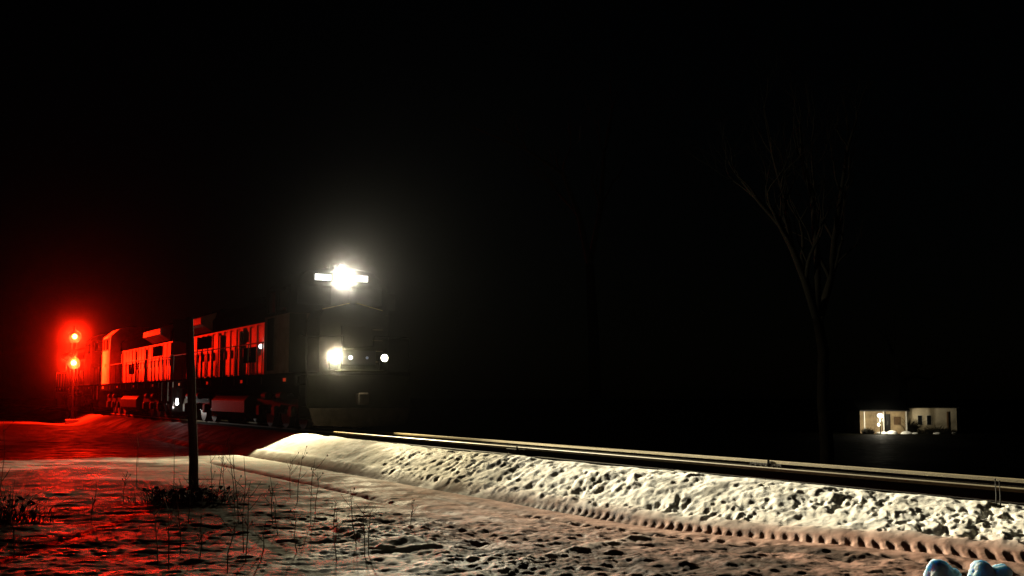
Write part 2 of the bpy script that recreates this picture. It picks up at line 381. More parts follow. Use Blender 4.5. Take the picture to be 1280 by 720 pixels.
    Lk(noise(140, 4, 0.7), b2.inputs['Height']); Lk(bp.outputs['Normal'], b2.inputs['Normal']); Lk(b2.outputs['Normal'], b.inputs['Normal'])
    me.materials.append(m)
make_ground()

# ------------------------------------------------------------------ the track
def make_track():
    t = empty('railway_track', FRONT, ROT)
    tag(t, 'straight railway track with two rails shining in the headlight beam', 'railway track')
    def railmesh(y, drop):
        hw, f = 0.0375, 0.07
        head = [(y - hw, -0.046 + drop), (y - hw, -0.010 + drop), (y - hw + 0.010, -0.002 + drop), (y, drop), (y + hw - 0.010, -0.002 + drop), (y + hw, -0.010 + drop), (y + hw, -0.046 + drop)]
        web = [(y - f, -0.168 + drop), (y + f, -0.168 + drop), (y + f, -0.155 + drop), (y + 0.012, -0.135 + drop), (y + 0.010, -0.0465 + drop), (y - 0.010, -0.0465 + drop), (y - 0.012, -0.135 + drop), (y - f, -0.155 + drop)]
        h = MB().prism(head, 'x', -130, 45); w = MB().prism(web, 'x', -130, 45)
        o = w.build('rail', M['railweb'], t); h.build('rail_head', M['railhead'], o, smooth=False)
        return o
    near = railmesh(-0.755, 0.0); far = railmesh(0.755, -0.03)
    def joint(s, y, par, drop):
        m = MB()
        for sg in (-1, 1):
            m.box((s - 0.38, y + sg * 0.012, -0.130 + drop), (s + 0.38, y + sg * 0.045, -0.045 + drop), 0.006)
            for k in range(6): m.cyl((s - 0.32 + k * 0.128, y + sg * 0.045, -0.09 + drop), (s - 0.32 + k * 0.128, y + sg * 0.07, -0.09 + drop), 0.016, n=6)
        m.build('joint_bar', M['steel'], par)
        MB().box((s + 0.05, y - 0.050, -0.075 + drop), (s + 0.10, y - 0.040, 0.004 + drop), 0.003).build('rail_bond', M['alu'], par)
    joint(23.0, -0.755, near, 0.0); joint(16.5, 0.755, far, -0.03); joint(11.0, -0.755, near, 0.0)
    rr = random.Random(4)
    proto = MB().box((-0.115, -1.3, -0.35), (0.115, 1.3, -0.171), 0.012).build('sleeper', M['tie'], t, loc=(-2, 0, -0.012))
    for k in range(1, 70):
        o = proto.copy(); COL.objects.link(o); o.parent = t
        o.location = (-2 + k * 0.53 + rr.uniform(-0.03, 0.03), rr.uniform(-0.04, 0.04), -0.012); o.rotation_euler = (0, 0, rr.uniform(-0.02, 0.02))
make_track()

# ------------------------------------------------------------------ locomotives
def make_locomotive(name, label, loc, rz, lead=False, lit_side=1):
    L = 19.2
    t = empty(name, loc, rz); tag(t, label, 'locomotive', 'locomotives coupled in the train')
    B = lambda nm, m, mm, p=None, sm=False: m.build(nm, M[mm] if isinstance(mm, str) else mm, p or t, sm)
    # underframe and walkway deck
    d = MB().box((-L, -1.5, 1.52), (0, 1.5, 1.60), 0.01)
    d.box((-L + 1.2, -1.47, 1.24), (-1.2, -1.40, 1.52)); d.box((-L + 1.2, 1.40, 1.24), (-1.2, 1.47, 1.52))
    d.box((-L + 0.6, -0.7, 0.95), (-0.6, 0.7, 1.52))
    B('deck', d, 'black')
    st = MB()
    for sg in (-1, 1): st.box((-L + 0.3, sg * 1.503 - 0.004, 1.535), (-0.3, sg * 1.503 + 0.004, 1.585))
    B('sill_stripe', st, 'black')
    # pilots, steps, plough, coupler at both ends
    for e, x0 in ((1, 0.0), (-1, -L)):
        p = MB().box((x0 - 0.06 if e > 0 else x0 - 0.05, -1.48, 0.62), (x0 + 0.05 if e > 0 else x0 + 0.06, 1.48, 1.52), 0.012)
        p.box((x0 - 0.25, -0.62, 1.604), (x0 + 0.25, 0.62, 1.66), 0.01)
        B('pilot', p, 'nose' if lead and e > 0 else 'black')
        pl = MB().prism([(-1.45, 0.62), (1.45, 0.62), (1.3, 0.16), (0.25, 0.12), (-0.25, 0.12), (-1.3, 0.16)], 'x', x0 + e * 0.07, x0 + e * 0.15)
        B('snow_plough', pl, 'steel')
        c = MB().box((x0 + e * 0.0 - 0.15, -0.14, 0.74), (x0 + 0.15, 0.14, 1.02), 0.02)
        c.box((x0 + e * 0.30 - 0.16, -0.16, 0.72), (x0 + e * 0.30 + 0.16, 0.13, 1.04), 0.05, 2)
        c.box((x0 + e * 0.43 - 0.05, -0.18, 0.74), (x0 + e * 0.43 + 0.05, -0.02, 1.02), 0.03, 2)
        B('coupler', c, 'steel')
        for sg in (-1, 1):
            s_ = MB()
            for k in range(4): s_.box((x0 - e * 0.75, sg * 1.25 - 0.22, 0.35 + 0.3 * k), (x0 - e * 0.12, sg * 1.25 + 0.22, 0.385 + 0.3 * k)) if e < 0 else s_.box((x0 - 0.75, sg * 1.25 - 0.22, 0.35 + 0.3 * k), (x0 - 0.12, sg * 1.25 + 0.22, 0.385 + 0.3 * k))
            xa = x0 - e * 0.78
            s_.box((xa - 0.015, sg * 1.25 - 0.22, 0.3), (xa + 0.015, sg * 1.25 + 0.22, 1.5))
            B('step', s_, 'black')
            g = MB().tube([(x0 - e * 0.1, sg * 1.48, 0.75), (x0 - e * 0.1, sg * 1.48, 2.55), (x0 - e * 0.45, sg * 1.48, 2.62), (x0 - e * 0.8, sg * 1.46, 2.62)], 0.022, 6)
            B('grab_rail', g, 'black' if lead and e > 0 else 'railing')
        er = MB().tube([(x0 - e * 0.1, -1.45, 2.55), (x0 - e * 0.1, -0.45, 2.6), (x0 - e * 0.1, -0.42, 2.3), (x0 - e * 0.1, 0.42, 2.3), (x0 - e * 0.1, 0.45, 2.6), (x0 - e * 0.1, 1.45, 2.55)], 0.02, 6)
        B('end_rail', er, 'black' if lead and e > 0 else 'railing')
    # long hood: light lower sides, dark upper band and roof
    hx0, hx1 = -L + 0.9, -4.35
    B('long_hood', MB().prism([(-0.93, 1.604), (0.93, 1.604), (0.93, 3.30), (-0.93, 3.30)], 'x', hx0, hx1), 'paint')
    B('hood_roof', MB().prism([(-0.94, 3.303), (0.94, 3.303), (0.94, 3.75), (0.72, 4.02), (-0.72, 4.02), (-0.94, 3.75)], 'x', hx0 + 0.01, hx1), 'upper')
    rr = random.Random(7)
    for sg in (-1, 1):
        x = hx1 - 0.25
        k = 0
        while x - 0.86 > hx0 + 0.2:
            w = 0.82
            hgt = 3.2 if k % 4 else 2.75
            dr = B('hood_door', MB().box((x - w, sg * 0.931 - 0.018, 1.68), (x, sg * 0.931 + 0.018, hgt), 0.008), 'paint2')
            h = MB().box((x - w + 0.06, sg * 0.962 - 0.016, 2.25), (x - w + 0.10, sg * 0.962 + 0.016, 2.55), 0.006)
            B('door_handle', h, 'railing', dr)
            B('door_post', MB().box((x - w - 0.062, sg * 0.94 - 0.022, 1.62), (x - w - 0.018, sg * 0.94 + 0.022, 3.24), 0.008), 'paint')
            x -= 0.9; k += 1
        # dark intake and radiator grilles, and a deep equipment box that throws the ribs of shade
        for gx, gw, z0, z1 in ((-7.4, 1.5, 2.05, 2.55), (hx0 + 4.4, 2.0, 2.75, 3.2)):
            g = MB().box((gx - gw, sg * 0.955 - 0.012, z0), (gx, sg * 0.955 + 0.012, z1))
            for i in range(9): g.box((gx - gw, sg * 0.975 - 0.010, z0 + (i + 0.2) * (z1 - z0) / 9), (gx, sg * 0.975 + 0.010, z0 + (i + 0.55) * (z1 - z0) / 9))
            B('grille', g, 'grille')
        rd = MB().prism([(sg * 0.945, 3.36), (sg * 1.38, 3.62), (sg * 1.38, 3.86), (sg * 0.80, 4.06)], 'x', hx0 + 0.5, hx0 + 4.6)
        B('radiator', rd, 'paint')
        for xv in (-5.2, -9.4, -12.2): B('vent_pipe', MB().box((xv - 0.10, sg * 0.96 - 0.045, 1.62), (xv + 0.05, sg * 0.96 + 0.045, 3.15), 0.02), 'paint')
        # handrail on stanchions along the walkway
        rail = MB().tube([(-4.6, sg * 1.45, 2.58), (-L + 0.9, sg * 1.45, 2.58)], 0.02, 6)
        B('handrail', rail, 'railing')
        for i in range(9):
            xs = -4.7 - i * (L - 5.7) / 8
            B('stanchion', MB().tube([(xs, sg * 1.46, 1.3), (xs, sg * 1.45, 2.58)], 0.022, 6), 'railing')
        for i in range(4):
            xs = -2.2 - i * 4.9
            B('reflector', MB().box((xs - 0.14, sg * 1.476 - 0.004, 1.36), (xs + 0.14, sg * 1.476 + 0.004, 1.46)), 'reflect')
    for i in range(3):
        xf = hx0 + 1.4 + i * 1.35
        B('roof_fan', MB().cyl((xf, 0, 4.02), (xf, 0, 4.22), 0.58, 0.55, 24), 'black', sm=False)
    B('exhaust_stack', MB().box((-9.6, -0.45, 4.02), (-8.7, 0.45, 4.30), 0.04), 'black')
    # cab
    cx0, cx1 = -4.33, -1.75
    cab = MB().prism([(-1.49, 1.604), (1.49, 1.604), (1.49, 3.30), (-1.49, 3.30)], 'x', cx0, cx1)
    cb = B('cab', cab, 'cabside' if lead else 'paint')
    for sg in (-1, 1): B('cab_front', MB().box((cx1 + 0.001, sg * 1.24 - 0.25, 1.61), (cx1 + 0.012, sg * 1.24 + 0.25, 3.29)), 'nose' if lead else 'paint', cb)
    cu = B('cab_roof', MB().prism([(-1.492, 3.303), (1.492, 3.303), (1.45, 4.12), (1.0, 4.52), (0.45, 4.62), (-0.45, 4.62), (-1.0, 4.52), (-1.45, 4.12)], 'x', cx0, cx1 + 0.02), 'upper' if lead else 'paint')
    for sg in (-1, 1):
        for xa in (-2.95, -4.05):
            wf = MB()
            y = sg * 1.485
            for lo, hi in (((xa, 3.36), (xa + 0.9, 3.41)), ((xa, 4.0), (xa + 0.9, 4.05)), ((xa, 3.41), (xa + 0.05, 4.0)), ((xa + 0.85, 3.41), (xa + 0.9, 4.0))):
                wf.box((lo[0], y - 0.03, lo[1]), (hi[0], y + 0.03, hi[1]))
            f = B('side_window', wf, 'black' if lead else 'railing', cu)
        gl = MB()
        for xa in (-2.95, -4.05): gl.box((xa + 0.052, sg * 1.48 - 0.012, 3.412), (xa + 0.848, sg * 1.48 + 0.012, 3.998))
        B('window_pane', gl, 'glass', cu)
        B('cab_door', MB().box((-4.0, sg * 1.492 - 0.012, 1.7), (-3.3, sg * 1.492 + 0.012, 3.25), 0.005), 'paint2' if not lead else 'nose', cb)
        mr = MB().box((-1.9, sg * 1.62 - 0.13, 3.45), (-1.84, sg * 1.62 + 0.13, 3.95), 0.01)
        B('wing_mirror', mr, 'black', cu)
        B('windshield', MB().box((cx1 + 0.005, sg * 0.78 - 0.5, 3.56), (cx1 + 0.035, sg * 0.78 + 0.5, 4.08), 0.008), 'glass', cu)
    # low nose with sloping shoulders
    nb = MB().prism([(-0.98, 1.604), (0.98, 1.604), (0.98, 3.12), (0.86, 3.34), (0.10, 3.52), (-0.10, 3.52), (-0.86, 3.34), (-0.98, 3.12)], 'x', cx1 + 0.004, -0.55)
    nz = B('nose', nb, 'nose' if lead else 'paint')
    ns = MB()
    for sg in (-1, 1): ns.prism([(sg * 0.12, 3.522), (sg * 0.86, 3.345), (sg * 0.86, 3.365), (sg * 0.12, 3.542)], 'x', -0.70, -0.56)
    B('nose_glint', ns, 'reflect', nz)  # added pale strip standing in for lamplight along the nose top
    ndoor = MB().box((-0.552, -0.36, 1.72), (-0.525, 0.36, 2.9), 0.008)
    B('nose_door', ndoor, 'black', nz)
    for k in range(4):
        gb = MB().tube([(-0.5, 0.55, 1.9 + 0.3 * k), (-0.46, 0.58, 1.9 + 0.3 * k), (-0.46, 0.82, 1.9 + 0.3 * k), (-0.5, 0.85, 1.9 + 0.3 * k)], 0.012, 6)
        B('grab_iron', gb, 'railing', nz)
    # headlight bar and number boards
    hb = B('headlight_housing', MB().box((cx1 + 0.022, -0.30, 4.20), (cx1 + 0.20, 0.30, 4.50), 0.03, 2), 'upper')
    for sg in (-1, 1):
        B('headlight', MB().cyl((cx1 + 0.19, sg * 0.135, 4.34), (cx1 + 0.215, sg * 0.135, 4.34), 0.115, n=24), M['lamp_white'] if lead else 'glass', hb)
        nbx = B('number_board', MB().box((cx1 + 0.022, sg * 0.56 - 0.25, 4.235), (cx1 + 0.12, sg * 0.56 + 0.25, 4.445), 0.02, 2), 'upper')
        B('lit_panel' if lead else 'panel', MB().box((cx1 + 0.118, sg * 0.56 - 0.235, 4.255), (cx1 + 0.128, sg * 0.56 + 0.235, 4.425), 0.004), M['board_white'] if lead else 'paint', nbx)
        if lead or sg < 0 or True:
            br = MB().box((-0.16, sg * 0.73 - 0.13, 1.66), (-0.03, sg * 0.73 + 0.13, 1.92), 0.02)
            br.cyl((-0.16, sg * 0.73, 2.0), (-0.03, sg * 0.73, 2.0), 0.125, 0.14, 20)
            dl = B('ditch_light', br, 'black')
            B('lens', MB().cyl((-0.035, sg * 0.73, 2.0), (-0.02, sg * 0.73, 2.0), 0.105 if sg < 0 else 0.098, n=24), (M['ditch_white'] if lead else M['glass']), dl)
    if not lead:
        for sg in (-1, 1):
            for xr in (-3.35, -2.85):
                B('reflector', MB().box((xr - 0.12, sg * 1.512 - 0.008, 2.5), (xr + 0.12, sg * 1.512 + 0.008, 2.68)), 'reflect', cb)
    if lead:
        pn = MB().box((-0.13, -0.5, 1.80), (-0.09, 0.5, 2.20), 0.01)
        B('end_panel', pn, mat('blue_black_panel', (0.012, 0.014, 0.03), 0.5))
        for y, mm, r in ((-0.24, 'small_white', 0.062), (0.24, 'small_blue', 0.04)):
            B('marker_lamp', MB().cyl((-0.092, y, 2.0), (-0.065, y, 2.0), r, n=16), mm)
    hn = MB()
    for i in range(3): hn.cyl((cx1 - 0.9 - 0.02 * i, -0.12 + 0.12 * i, 4.72), (cx1 - 0.45 + 0.05 * i, -0.12 + 0.12 * i, 4.72), 0.025, 0.07, 10)
    hn.box((cx1 - 0.95, -0.2, 4.60), (cx1 - 0.86, 0.2, 4.74))
    B('horn', hn, 'black')
    # trucks with wheels, tank
    for xc in (-4.1, -L + 4.0):
        tf = MB()
        for sg in (-1, 1):
            tf.prism([(xc - 2.35, 0.55), (xc - 2.2, 0.86), (xc + 2.2, 0.86), (xc + 2.35, 0.55), (xc + 1.9, 0.52), (xc + 1.55, 0.68), (xc + 0.5, 0.70), (xc + 0.2, 0.45), (xc - 0.2, 0.45), (xc - 0.5, 0.70), (xc - 1.55, 0.68), (xc - 1.9, 0.52)], 'y', sg * 1.08 - 0.09, sg * 1.08 + 0.09)
            for k in (-1, 0, 1):
                tf.box((xc + k * 1.75 - 0.18, sg * 1.2 - 0.07, 0.34), (xc + k * 1.75 + 0.18, sg * 1.2 + 0.07, 0.66), 0.03)
            tf.cyl((xc + 0.6, sg * 1.24, 0.95), (xc + 1.05, sg * 1.24, 0.95), 0.12, n=12); tf.cyl((xc - 1.05, sg * 1.24, 0.95), (xc - 0.6, sg * 1.24, 0.95), 0.12, n=12)
        tf.box((xc - 0.5, -1.0, 0.55), (xc + 0.5, 1.0, 0.95))
        tr = B('truck', tf, 'steel')
        for k in (-1, 0, 1):
            w = MB().cyl((xc + k * 1.75, -0.99, 0.5), (xc + k * 1.75, 0.99, 0.5), 0.09, n=12)
            for sg in (-1, 1):
                w.cyl((xc + k * 1.75, sg * 0.72, 0.508), (xc + k * 1.75, sg * 0.86, 0.508), 0.508, n=32)
                w.cyl((xc + k * 1.75, sg * 0.69, 0.508), (xc + k * 1.75, sg * 0.721, 0.508), 0.53, n=32)
            B('wheelset', w, 'wheel', tr)
    ft = MB().prism([(-1.15, 0.98), (1.15, 0.98), (1.32, 0.80), (1.32, 0.42), (1.05, 0.22), (-1.05, 0.22), (-1.32, 0.42), (-1.32, 0.80)], 'x', -11.9, -7.3)
    B('fuel_tank', ft, 'tank')
    for sg in (-1, 1):
        B('air_tank', MB().cyl((-11.6, sg * 1.2, 1.12), (-7.6, sg * 1.2, 1.12), 0.11, n=14), 'black')
    return t

lead = make_locomotive('lead_locomotive', 'leading diesel locomotive with blazing headlight bar and ditch lights', rail_pt(0), ROT, lead=True)
second = make_locomotive('trailing_locomotive', 'second locomotive, glowing red beside the signal, partly behind the wooden post', rail_pt(-39.5), ROT + math.pi)
third = make_locomotive('trailing_locomotive', 'hindmost locomotive, only its end showing in the red glow past the signal', rail_pt(-40.7), ROT)
# a marker lamp on the leader's hood side
MB().ball((-6.5, -1.02, 2.53), 0.08, 2).build('hood_marker_lamp', M['small_white'], lead, True)
gl = MB().cyl((-17.3, -1.46, 0.86), (-17.3, -1.46, 0.70), 0.05, n=12)
gl.ball((-17.3, -1.46, 0.66), 0.075, 2).build('step_lamp', M['small_white'], lead, True)

def lamp(kind, name, loc, power, col, aim=None, size=None, blend=1.0, radius=0.08):
    d = bpy.data.lights.new(name, kind); d.energy = power; d.color = col
    d.shadow_soft_size = radius
    if kind == 'SPOT': d.spot_size = R(size); d.spot_blend = blend
    o = bpy.data.objects.new(name, d); COL.objects.link(o); o.location = loc
    if aim is not None: o.rotation_euler = (Vector(aim)).to_track_quat('-Z', 'Y').to_euler()
    return o
WARM = (1.0, 0.85, 0.52)
ahead = Vector((FWD.x, FWD.y, 0.0))
lamp('SPOT', 'headlight_beam', rail_pt(-1.50, 0, 4.34), P_HEAD, (1.0, 0.91, 0.68), ahead + SIDE * -0.07 + Vector((0, 0, 0.02)), 42, 1.0, 0.12)
lamp('SPOT', 'ditch_beam_near', rail_pt(0.06, -0.73, 2.0), P_DITCH_NEAR, WARM, ahead + Vector((0, 0, 0.02)), 50, 1.0, 0.09)
lamp('SPOT', 'ditch_beam_far', rail_pt(0.06, 0.73, 2.0), P_DITCH_FAR, WARM, ahead + SIDE * 0.02 + Vector((0, 0, 0.06)), 30, 1.0, 0.09)
lamp('SPOT', 'ditch_spill', rail_pt(0.10, -0.73, 2.0), P_SPILL, WARM, FWD, 179, 0.05, 0.09)
lamp('POINT', 'step_light', rail_pt(-17.2, -1.62, 0.52), 40, (1, 0.96, 0.88), radius=0.05)

# ------------------------------------------------------------------ the signal
def make_signal():
    base = Vector((-23.7, 65.0, 0)); base.z = ground_z(base.x, base.y)
    t = empty('railway_signal', base); tag(t, 'railway signal mast with two red lights one above the other', 'railway signal')
    aim = (Vector((0.0, 3, 0)) - Vector((base.x, base.y, 0))).normalized()
    rz = math.atan2(aim.y, aim.x)
    t.rotation_euler = (0, 0, rz)             # local +x faces the camera's road
    zt, zb = 4.73 - base.z, 3.30 - base.z
    MB().box((-0.35, -0.35, -0.15), (0.35, 0.35, 0.22), 0.03).build('footing', mat('old_concrete', (0.3, 0.29, 0.27), 0.9, 0, 0.3, 4), t)
    MB().cyl((-0.25, 0, 0.2), (-0.25, 0, zt + 0.6), 0.075, 0.06, 16).build('mast', M['alu'], t)
    ld = MB()
    for sg in (-1, 1): ld.tube([(-0.62, sg * 0.2, 0.2), (-0.42, sg * 0.2, zt + 0.3)], 0.016, 6)
    for k in range(15): ld.tube([(-0.62 + 0.2 * k / 15, -0.2, 0.4 + k * 0.3), (-0.62 + 0.2 * k / 15, 0.2, 0.4 + k * 0.3)], 0.012, 6)
    ld.build('ladder', M['alu'], t)
    for z in (zt, zb):
        h = MB().cyl((-0.03, 0, z), (0.0, 0, z), 0.34, n=32); h.box((-0.26, -0.13, z - 0.14), (-0.03, 0.13, z + 0.14), 0.02)
        hd = h.build('signal_head', M['mast'], t)
        v = MB()
        n = 14
        for k in range(n):
            a0, a1 = math.pi * (k / n) * 1.0, math.pi * ((k + 1) / n)
            f = lambda a, x, r: (x, math.cos(a) * r, z + math.sin(a) * r)
            vs = [v.b.verts.new(f(a, x, r)) for a, x, r in ((a0, 0.001, 0.145), (a1, 0.001, 0.145), (a1, 0.15, 0.14), (a0, 0.15, 0.14))]
            v.b.faces.new(vs)
        v.build('visor', M['mast'], hd)
        MB().cyl((0.002, 0, z), (0.03, 0, z), 0.125, 0.115, 24).build('red_lens', M['red_lens'], hd)
        w = Matrix.Translation(base) @ Matrix.Rotation(rz, 4, 'Z')
        wp = w @ Vector((0.20, 0, z))
        lamp('SPOT', 'signal_beam', wp, P_RED_BEAM, (1.0, 0.010, 0.0015), Vector((aim.x, aim.y, 0.020)), 16, 1.0, 0.07)
        lamp('POINT', 'signal_spill', wp, P_RED_SPILL, (1.0, 0.010, 0.0015), radius=0.07)
make_signal()

# ------------------------------------------------------------------ post, brush, weeds
def blades(m, base, n, hmin, hmax, spread, rad, rr, lean=0.5):
    for _ in range(n):
        a = rr.uniform(0, 2 * math.pi); d = rr.random() ** 0.7 * spread
        p = base + Vector((math.cos(a) * d, math.sin(a) * d, -0.05)); h = rr.uniform(hmin, hmax) * (1.1 - 0.5 * d / spread)
        l = Vector((math.cos(a), math.sin(a), 0)) * rr.uniform(0, lean) * h + Vector((rr.uniform(-.2, .2), rr.uniform(-.2, .2), 0)) * h
        m.tube([p, p + l * 0.3 + Vector((0, 0, h * 0.6)), p + l + Vector((0, 0, h * rr.uniform(0.7, 1)))], [rad, rad * 0.7, rad * 0.25], 3)
def place(v): return Vector((v.x, v.y, ground_z(v.x, v.y)))

pb = place(spot_on(249, 17.9))
post = empty('wooden_post', pb); tag(post, 'dark leaning wooden post standing alone in the snow before the train', 'post')
pm = MB(); rr = random.Random(2)
npt = 14
pm.tube([(-0.16 * (k / npt) + rr.uniform(-.006, .006), 0.02 * k / npt, -0.3 + 2.98 * k / npt) for k in range(npt + 1)], [0.075 - 0.018 * k / npt + rr.uniform(-.004, .004) for k in range(npt + 1)], 12)
pm.build('pole', M['wood'], post, True)
ins = MB().prism([(-0.09, 2.26), (-0.36, 2.34), (-0.40, 2.66), (-0.11, 2.64)], 'y', -0.03, 0.02)
ins.build('top_board', M['wood'], post)

def bush(name, label, base, n, h, spread, seed, rad=0.0045):
    rr = random.Random(seed); m = MB(); blades(m, Vector((0, 0, 0)), n, h * 0.4, h, spread, rad, rr, 0.9)
    o = empty(name, base); tag(o, label, 'bush')
    m.build('dry_stems', M['brush'], o)
    m = MB()
    for _ in range(n // 2):
        a = rr.uniform(0, 6.28); d = rr.random() * spread * 0.8
        c = Vector((math.cos(a) * d, math.sin(a) * d, rr.uniform(0, h * 0.45)))
        u = Vector((rr.uniform(-1, 1), rr.uniform(-1, 1), rr.uniform(-.6, .6))).normalized() * rr.uniform(.03, .07); v = u.cross(Vector((rr.uniform(-1, 1), rr.uniform(-1, 1), 1))).normalized() * rr.uniform(.02, .045)
        m.b.faces.new([m.b.verts.new(c + k) for k in (-u, v, u, -v)])
    m.build('dead_leaves', M['brush'], o)
    return o
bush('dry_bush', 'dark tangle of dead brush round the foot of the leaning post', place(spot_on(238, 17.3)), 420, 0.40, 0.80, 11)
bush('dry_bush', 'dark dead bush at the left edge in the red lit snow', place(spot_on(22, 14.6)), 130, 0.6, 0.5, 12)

def weed(px, py, h, seed):
    rr = random.Random(seed); m = MB()
    p0 = place(ground_spot(px, py))
    top = Vector((rr.uniform(-.15, .15) * h, rr.uniform(-.1, .1) * h, h))
    stem = [Vector((0, 0, -0.04)), top * 0.35 + Vector((rr.uniform(-.02, .02), 0, 0)), top * 0.7 + Vector((rr.uniform(-.03, .03), 0, 0)), top]
    m.tube(stem, [0.0065, 0.0055, 0.004, 0.0018], 4)
    for k in range(rr.randint(2, 6)):
        f = rr.uniform(0.3, 0.92); b = top * f; a = rr.uniform(0, 6.28); l = h * rr.uniform(.12, .34)
        e = b + Vector((math.cos(a) * l * 0.7, math.sin(a) * l * 0.7, l * 0.8))
        m.tube([b, (b + e) / 2 + Vector((0, 0, -l * .06)), e], [0.0038, 0.003, 0.0015], 3)
        if rr.random() < 0.4: m.ball(e, 0.008, 1, (1, 1, 1.8))
    o = m.build('dry_weed', M['twig'], None); o.location = p0
    return tag(o, 'thin dry weed stalk standing in the snow near the post', 'weed', 'dry weed stalks in the snow')
for i, (px, py, h) in enumerate([(176, 606, .95), (222, 610, .8), (276, 618, .8), (285, 612, .6), (298, 640, 1.0), (303, 655, .9), (310, 690, .95), (312, 702, .7),
                                 (345, 655, .55), (352, 668, .5), (366, 622, .6), (375, 628, .7), (392, 654, .75), (397, 648, .55), (376, 690, .4), (425, 700, .45), (449, 680, .55), (459, 694, .5),
                                 (463, 690, .4), (232, 690, .5), (218, 712, .6), (205, 705, .5), (240, 655, .55), (160, 628, .4), (255, 700, .4), (10, 650, 1.2), (28, 690, .6), (120, 650, .45),
                                 (515, 664, .35), (420, 660, .3), (330, 700, .35), (290, 715, .5), (270, 630, .7)]):
    weed(px, py, h, 300 + i)
rr = random.Random(77)
for i in range(26):
    s_ = rr.uniform(8, 25); q_ = rr.uniform(8.7, 9.5); p = FRONT + FWD * s_ + SIDE * (q_ - QC); p.z = ground_z(p.x, p.y)
    m = MB(); blades(m, Vector((0, 0, 0)), rr.randint(5, 11), 0.05, rr.uniform(0.10, 0.2), 0.06, 0.0022, rr, 1.0)
    o = empty('grass_tuft', p); tag(o, 'tiny dry grass tuft poking through the bright snow bank', 'grass tuft', 'grass tufts on the snow bank')
    m.build('blades', M['straw'], o)
for i, (px, dist) in enumerate([(1238, 11.75), (1243, 11.8)]):
    q = place(spot_on(px, dist)); m = MB().tube([(0, 0, -0.05), (0.005, 0, 0.1), (0.002, 0.01, 0.24)], [0.008, 0.007, 0.004], 5)
    m.ball((0.002, 0.01, 0.24), 0.010, 1)
    o = m.build('dry_stalk', M['brush']); o.location = q
    tag(o, 'short bare stalk on the snow bank against the near rail', 'weed', 'stalks by the near rail')

# ------------------------------------------------------------------ pale blue lumps of ice by the camera's feet
def ice(px, d, lobes, label, seed):
    p = place(spot_on(px, d)); m = MB()
    for c, r, sc in lobes: m.ball(c, r, 4, sc, 0.30, seed); seed += 3
    o = m.build('ice_chunk', M['ice'], None, True); o.location = p
    tag(o, label, 'ice chunk', 'ice chunks at the bottom edge')
ice(1168, 8.35, [((0, 0, 0.07), 0.105, (1.0, 0.9, 0.8)), ((0.06, 0.05, 0.05), 0.075, (1.1, 1, 0.7))], 'single pale blue ice chunk on the road, left one of the two', 3)
ice(1228, 8.3, [((-0.045, 0, 0.06), 0.095, (1.0, 0.9, 0.8)), ((0.065, 0.0, 0.06), 0.075, (0.9, 0.9, 0.9))], 'double lobed pale blue ice chunk on the road near the right corner', 9)

# ------------------------------------------------------------------ bare trees
def limb(m, p, d, r, depth, rr, L=None, gnarl=0.22):
    L = L or rr.uniform(0.9, 1.5) * (0.6 + r * 9)
    n = 5; pts = [Vector(p)]; dd = Vector(d).normalized()
    for k in range(n):
        dd = (dd + Vector((rr.uniform(-1, 1), rr.uniform(-1, 1), rr.uniform(-0.5, 0.9))) * gnarl).normalized()
        pts.append(pts[-1] + dd * L / n)
    rad = [r * (1 - 0.5 * k / n) for k in range(n + 1)]
    if depth == 0: rad[-1] = r * 0.2
    m.tube(pts, rad, 8 if r > 0.05 else 5 if r > 0.02 else 3)
    if depth > 0:
        for k in range(rr.randint(2, 3)):
            i = n if k == 0 else rr.randint(2, n)
            q = pts[i]; ax = Vector((rr.uniform(-1, 1), rr.uniform(-1, 1), rr.uniform(-.2, .5)))
            limb(m, q, dd * 1.0 + ax * (0.45 if k == 0 else 0.95), rad[i] * (0.85 if k == 0 else 0.6), depth - 1, rr, L * rr.uniform(.62, .85), gnarl)
def bare_tree(name, label, base, trunk, limbs, seed, depth=4):
    rr = random.Random(seed)
    t = empty(name, base); tag(t, label, 'tree', 'bare trees beyond the track')
    m = MB(); m.tube([p for p, r in trunk], [r for p, r in trunk], 14); m.build('trunk', M['unlit_bark'], t, True)
    m = MB()
    for path in limbs:
        m.tube([p for p, r in path], [r for p, r in path], 9)
        for i in range(1, len(path)):
            p, r = path[i]; q = path[i - 1][0]
            for k in range(2):
                ax = Vector((rr.uniform(-1, 1), rr.uniform(-1, 1), rr.uniform(0, .7)))
                limb(m, p, (Vector(p) - Vector(q)).normalized() + ax * 0.8, r * 0.62, depth - 1, rr)
    m.build('crown', M['bark'], t, True)
    return t
D = 35.0
def tp(px, py, dy=0.0):                       # a point on the tree, relative to its base on the far side's ground
    d = D + dy; return Vector(((px - 640) / 1500 * d - tb.x, dy, EYE + (495 - py) / 1500 * d - tb.z))
tb = place(spot_on(1027, D))
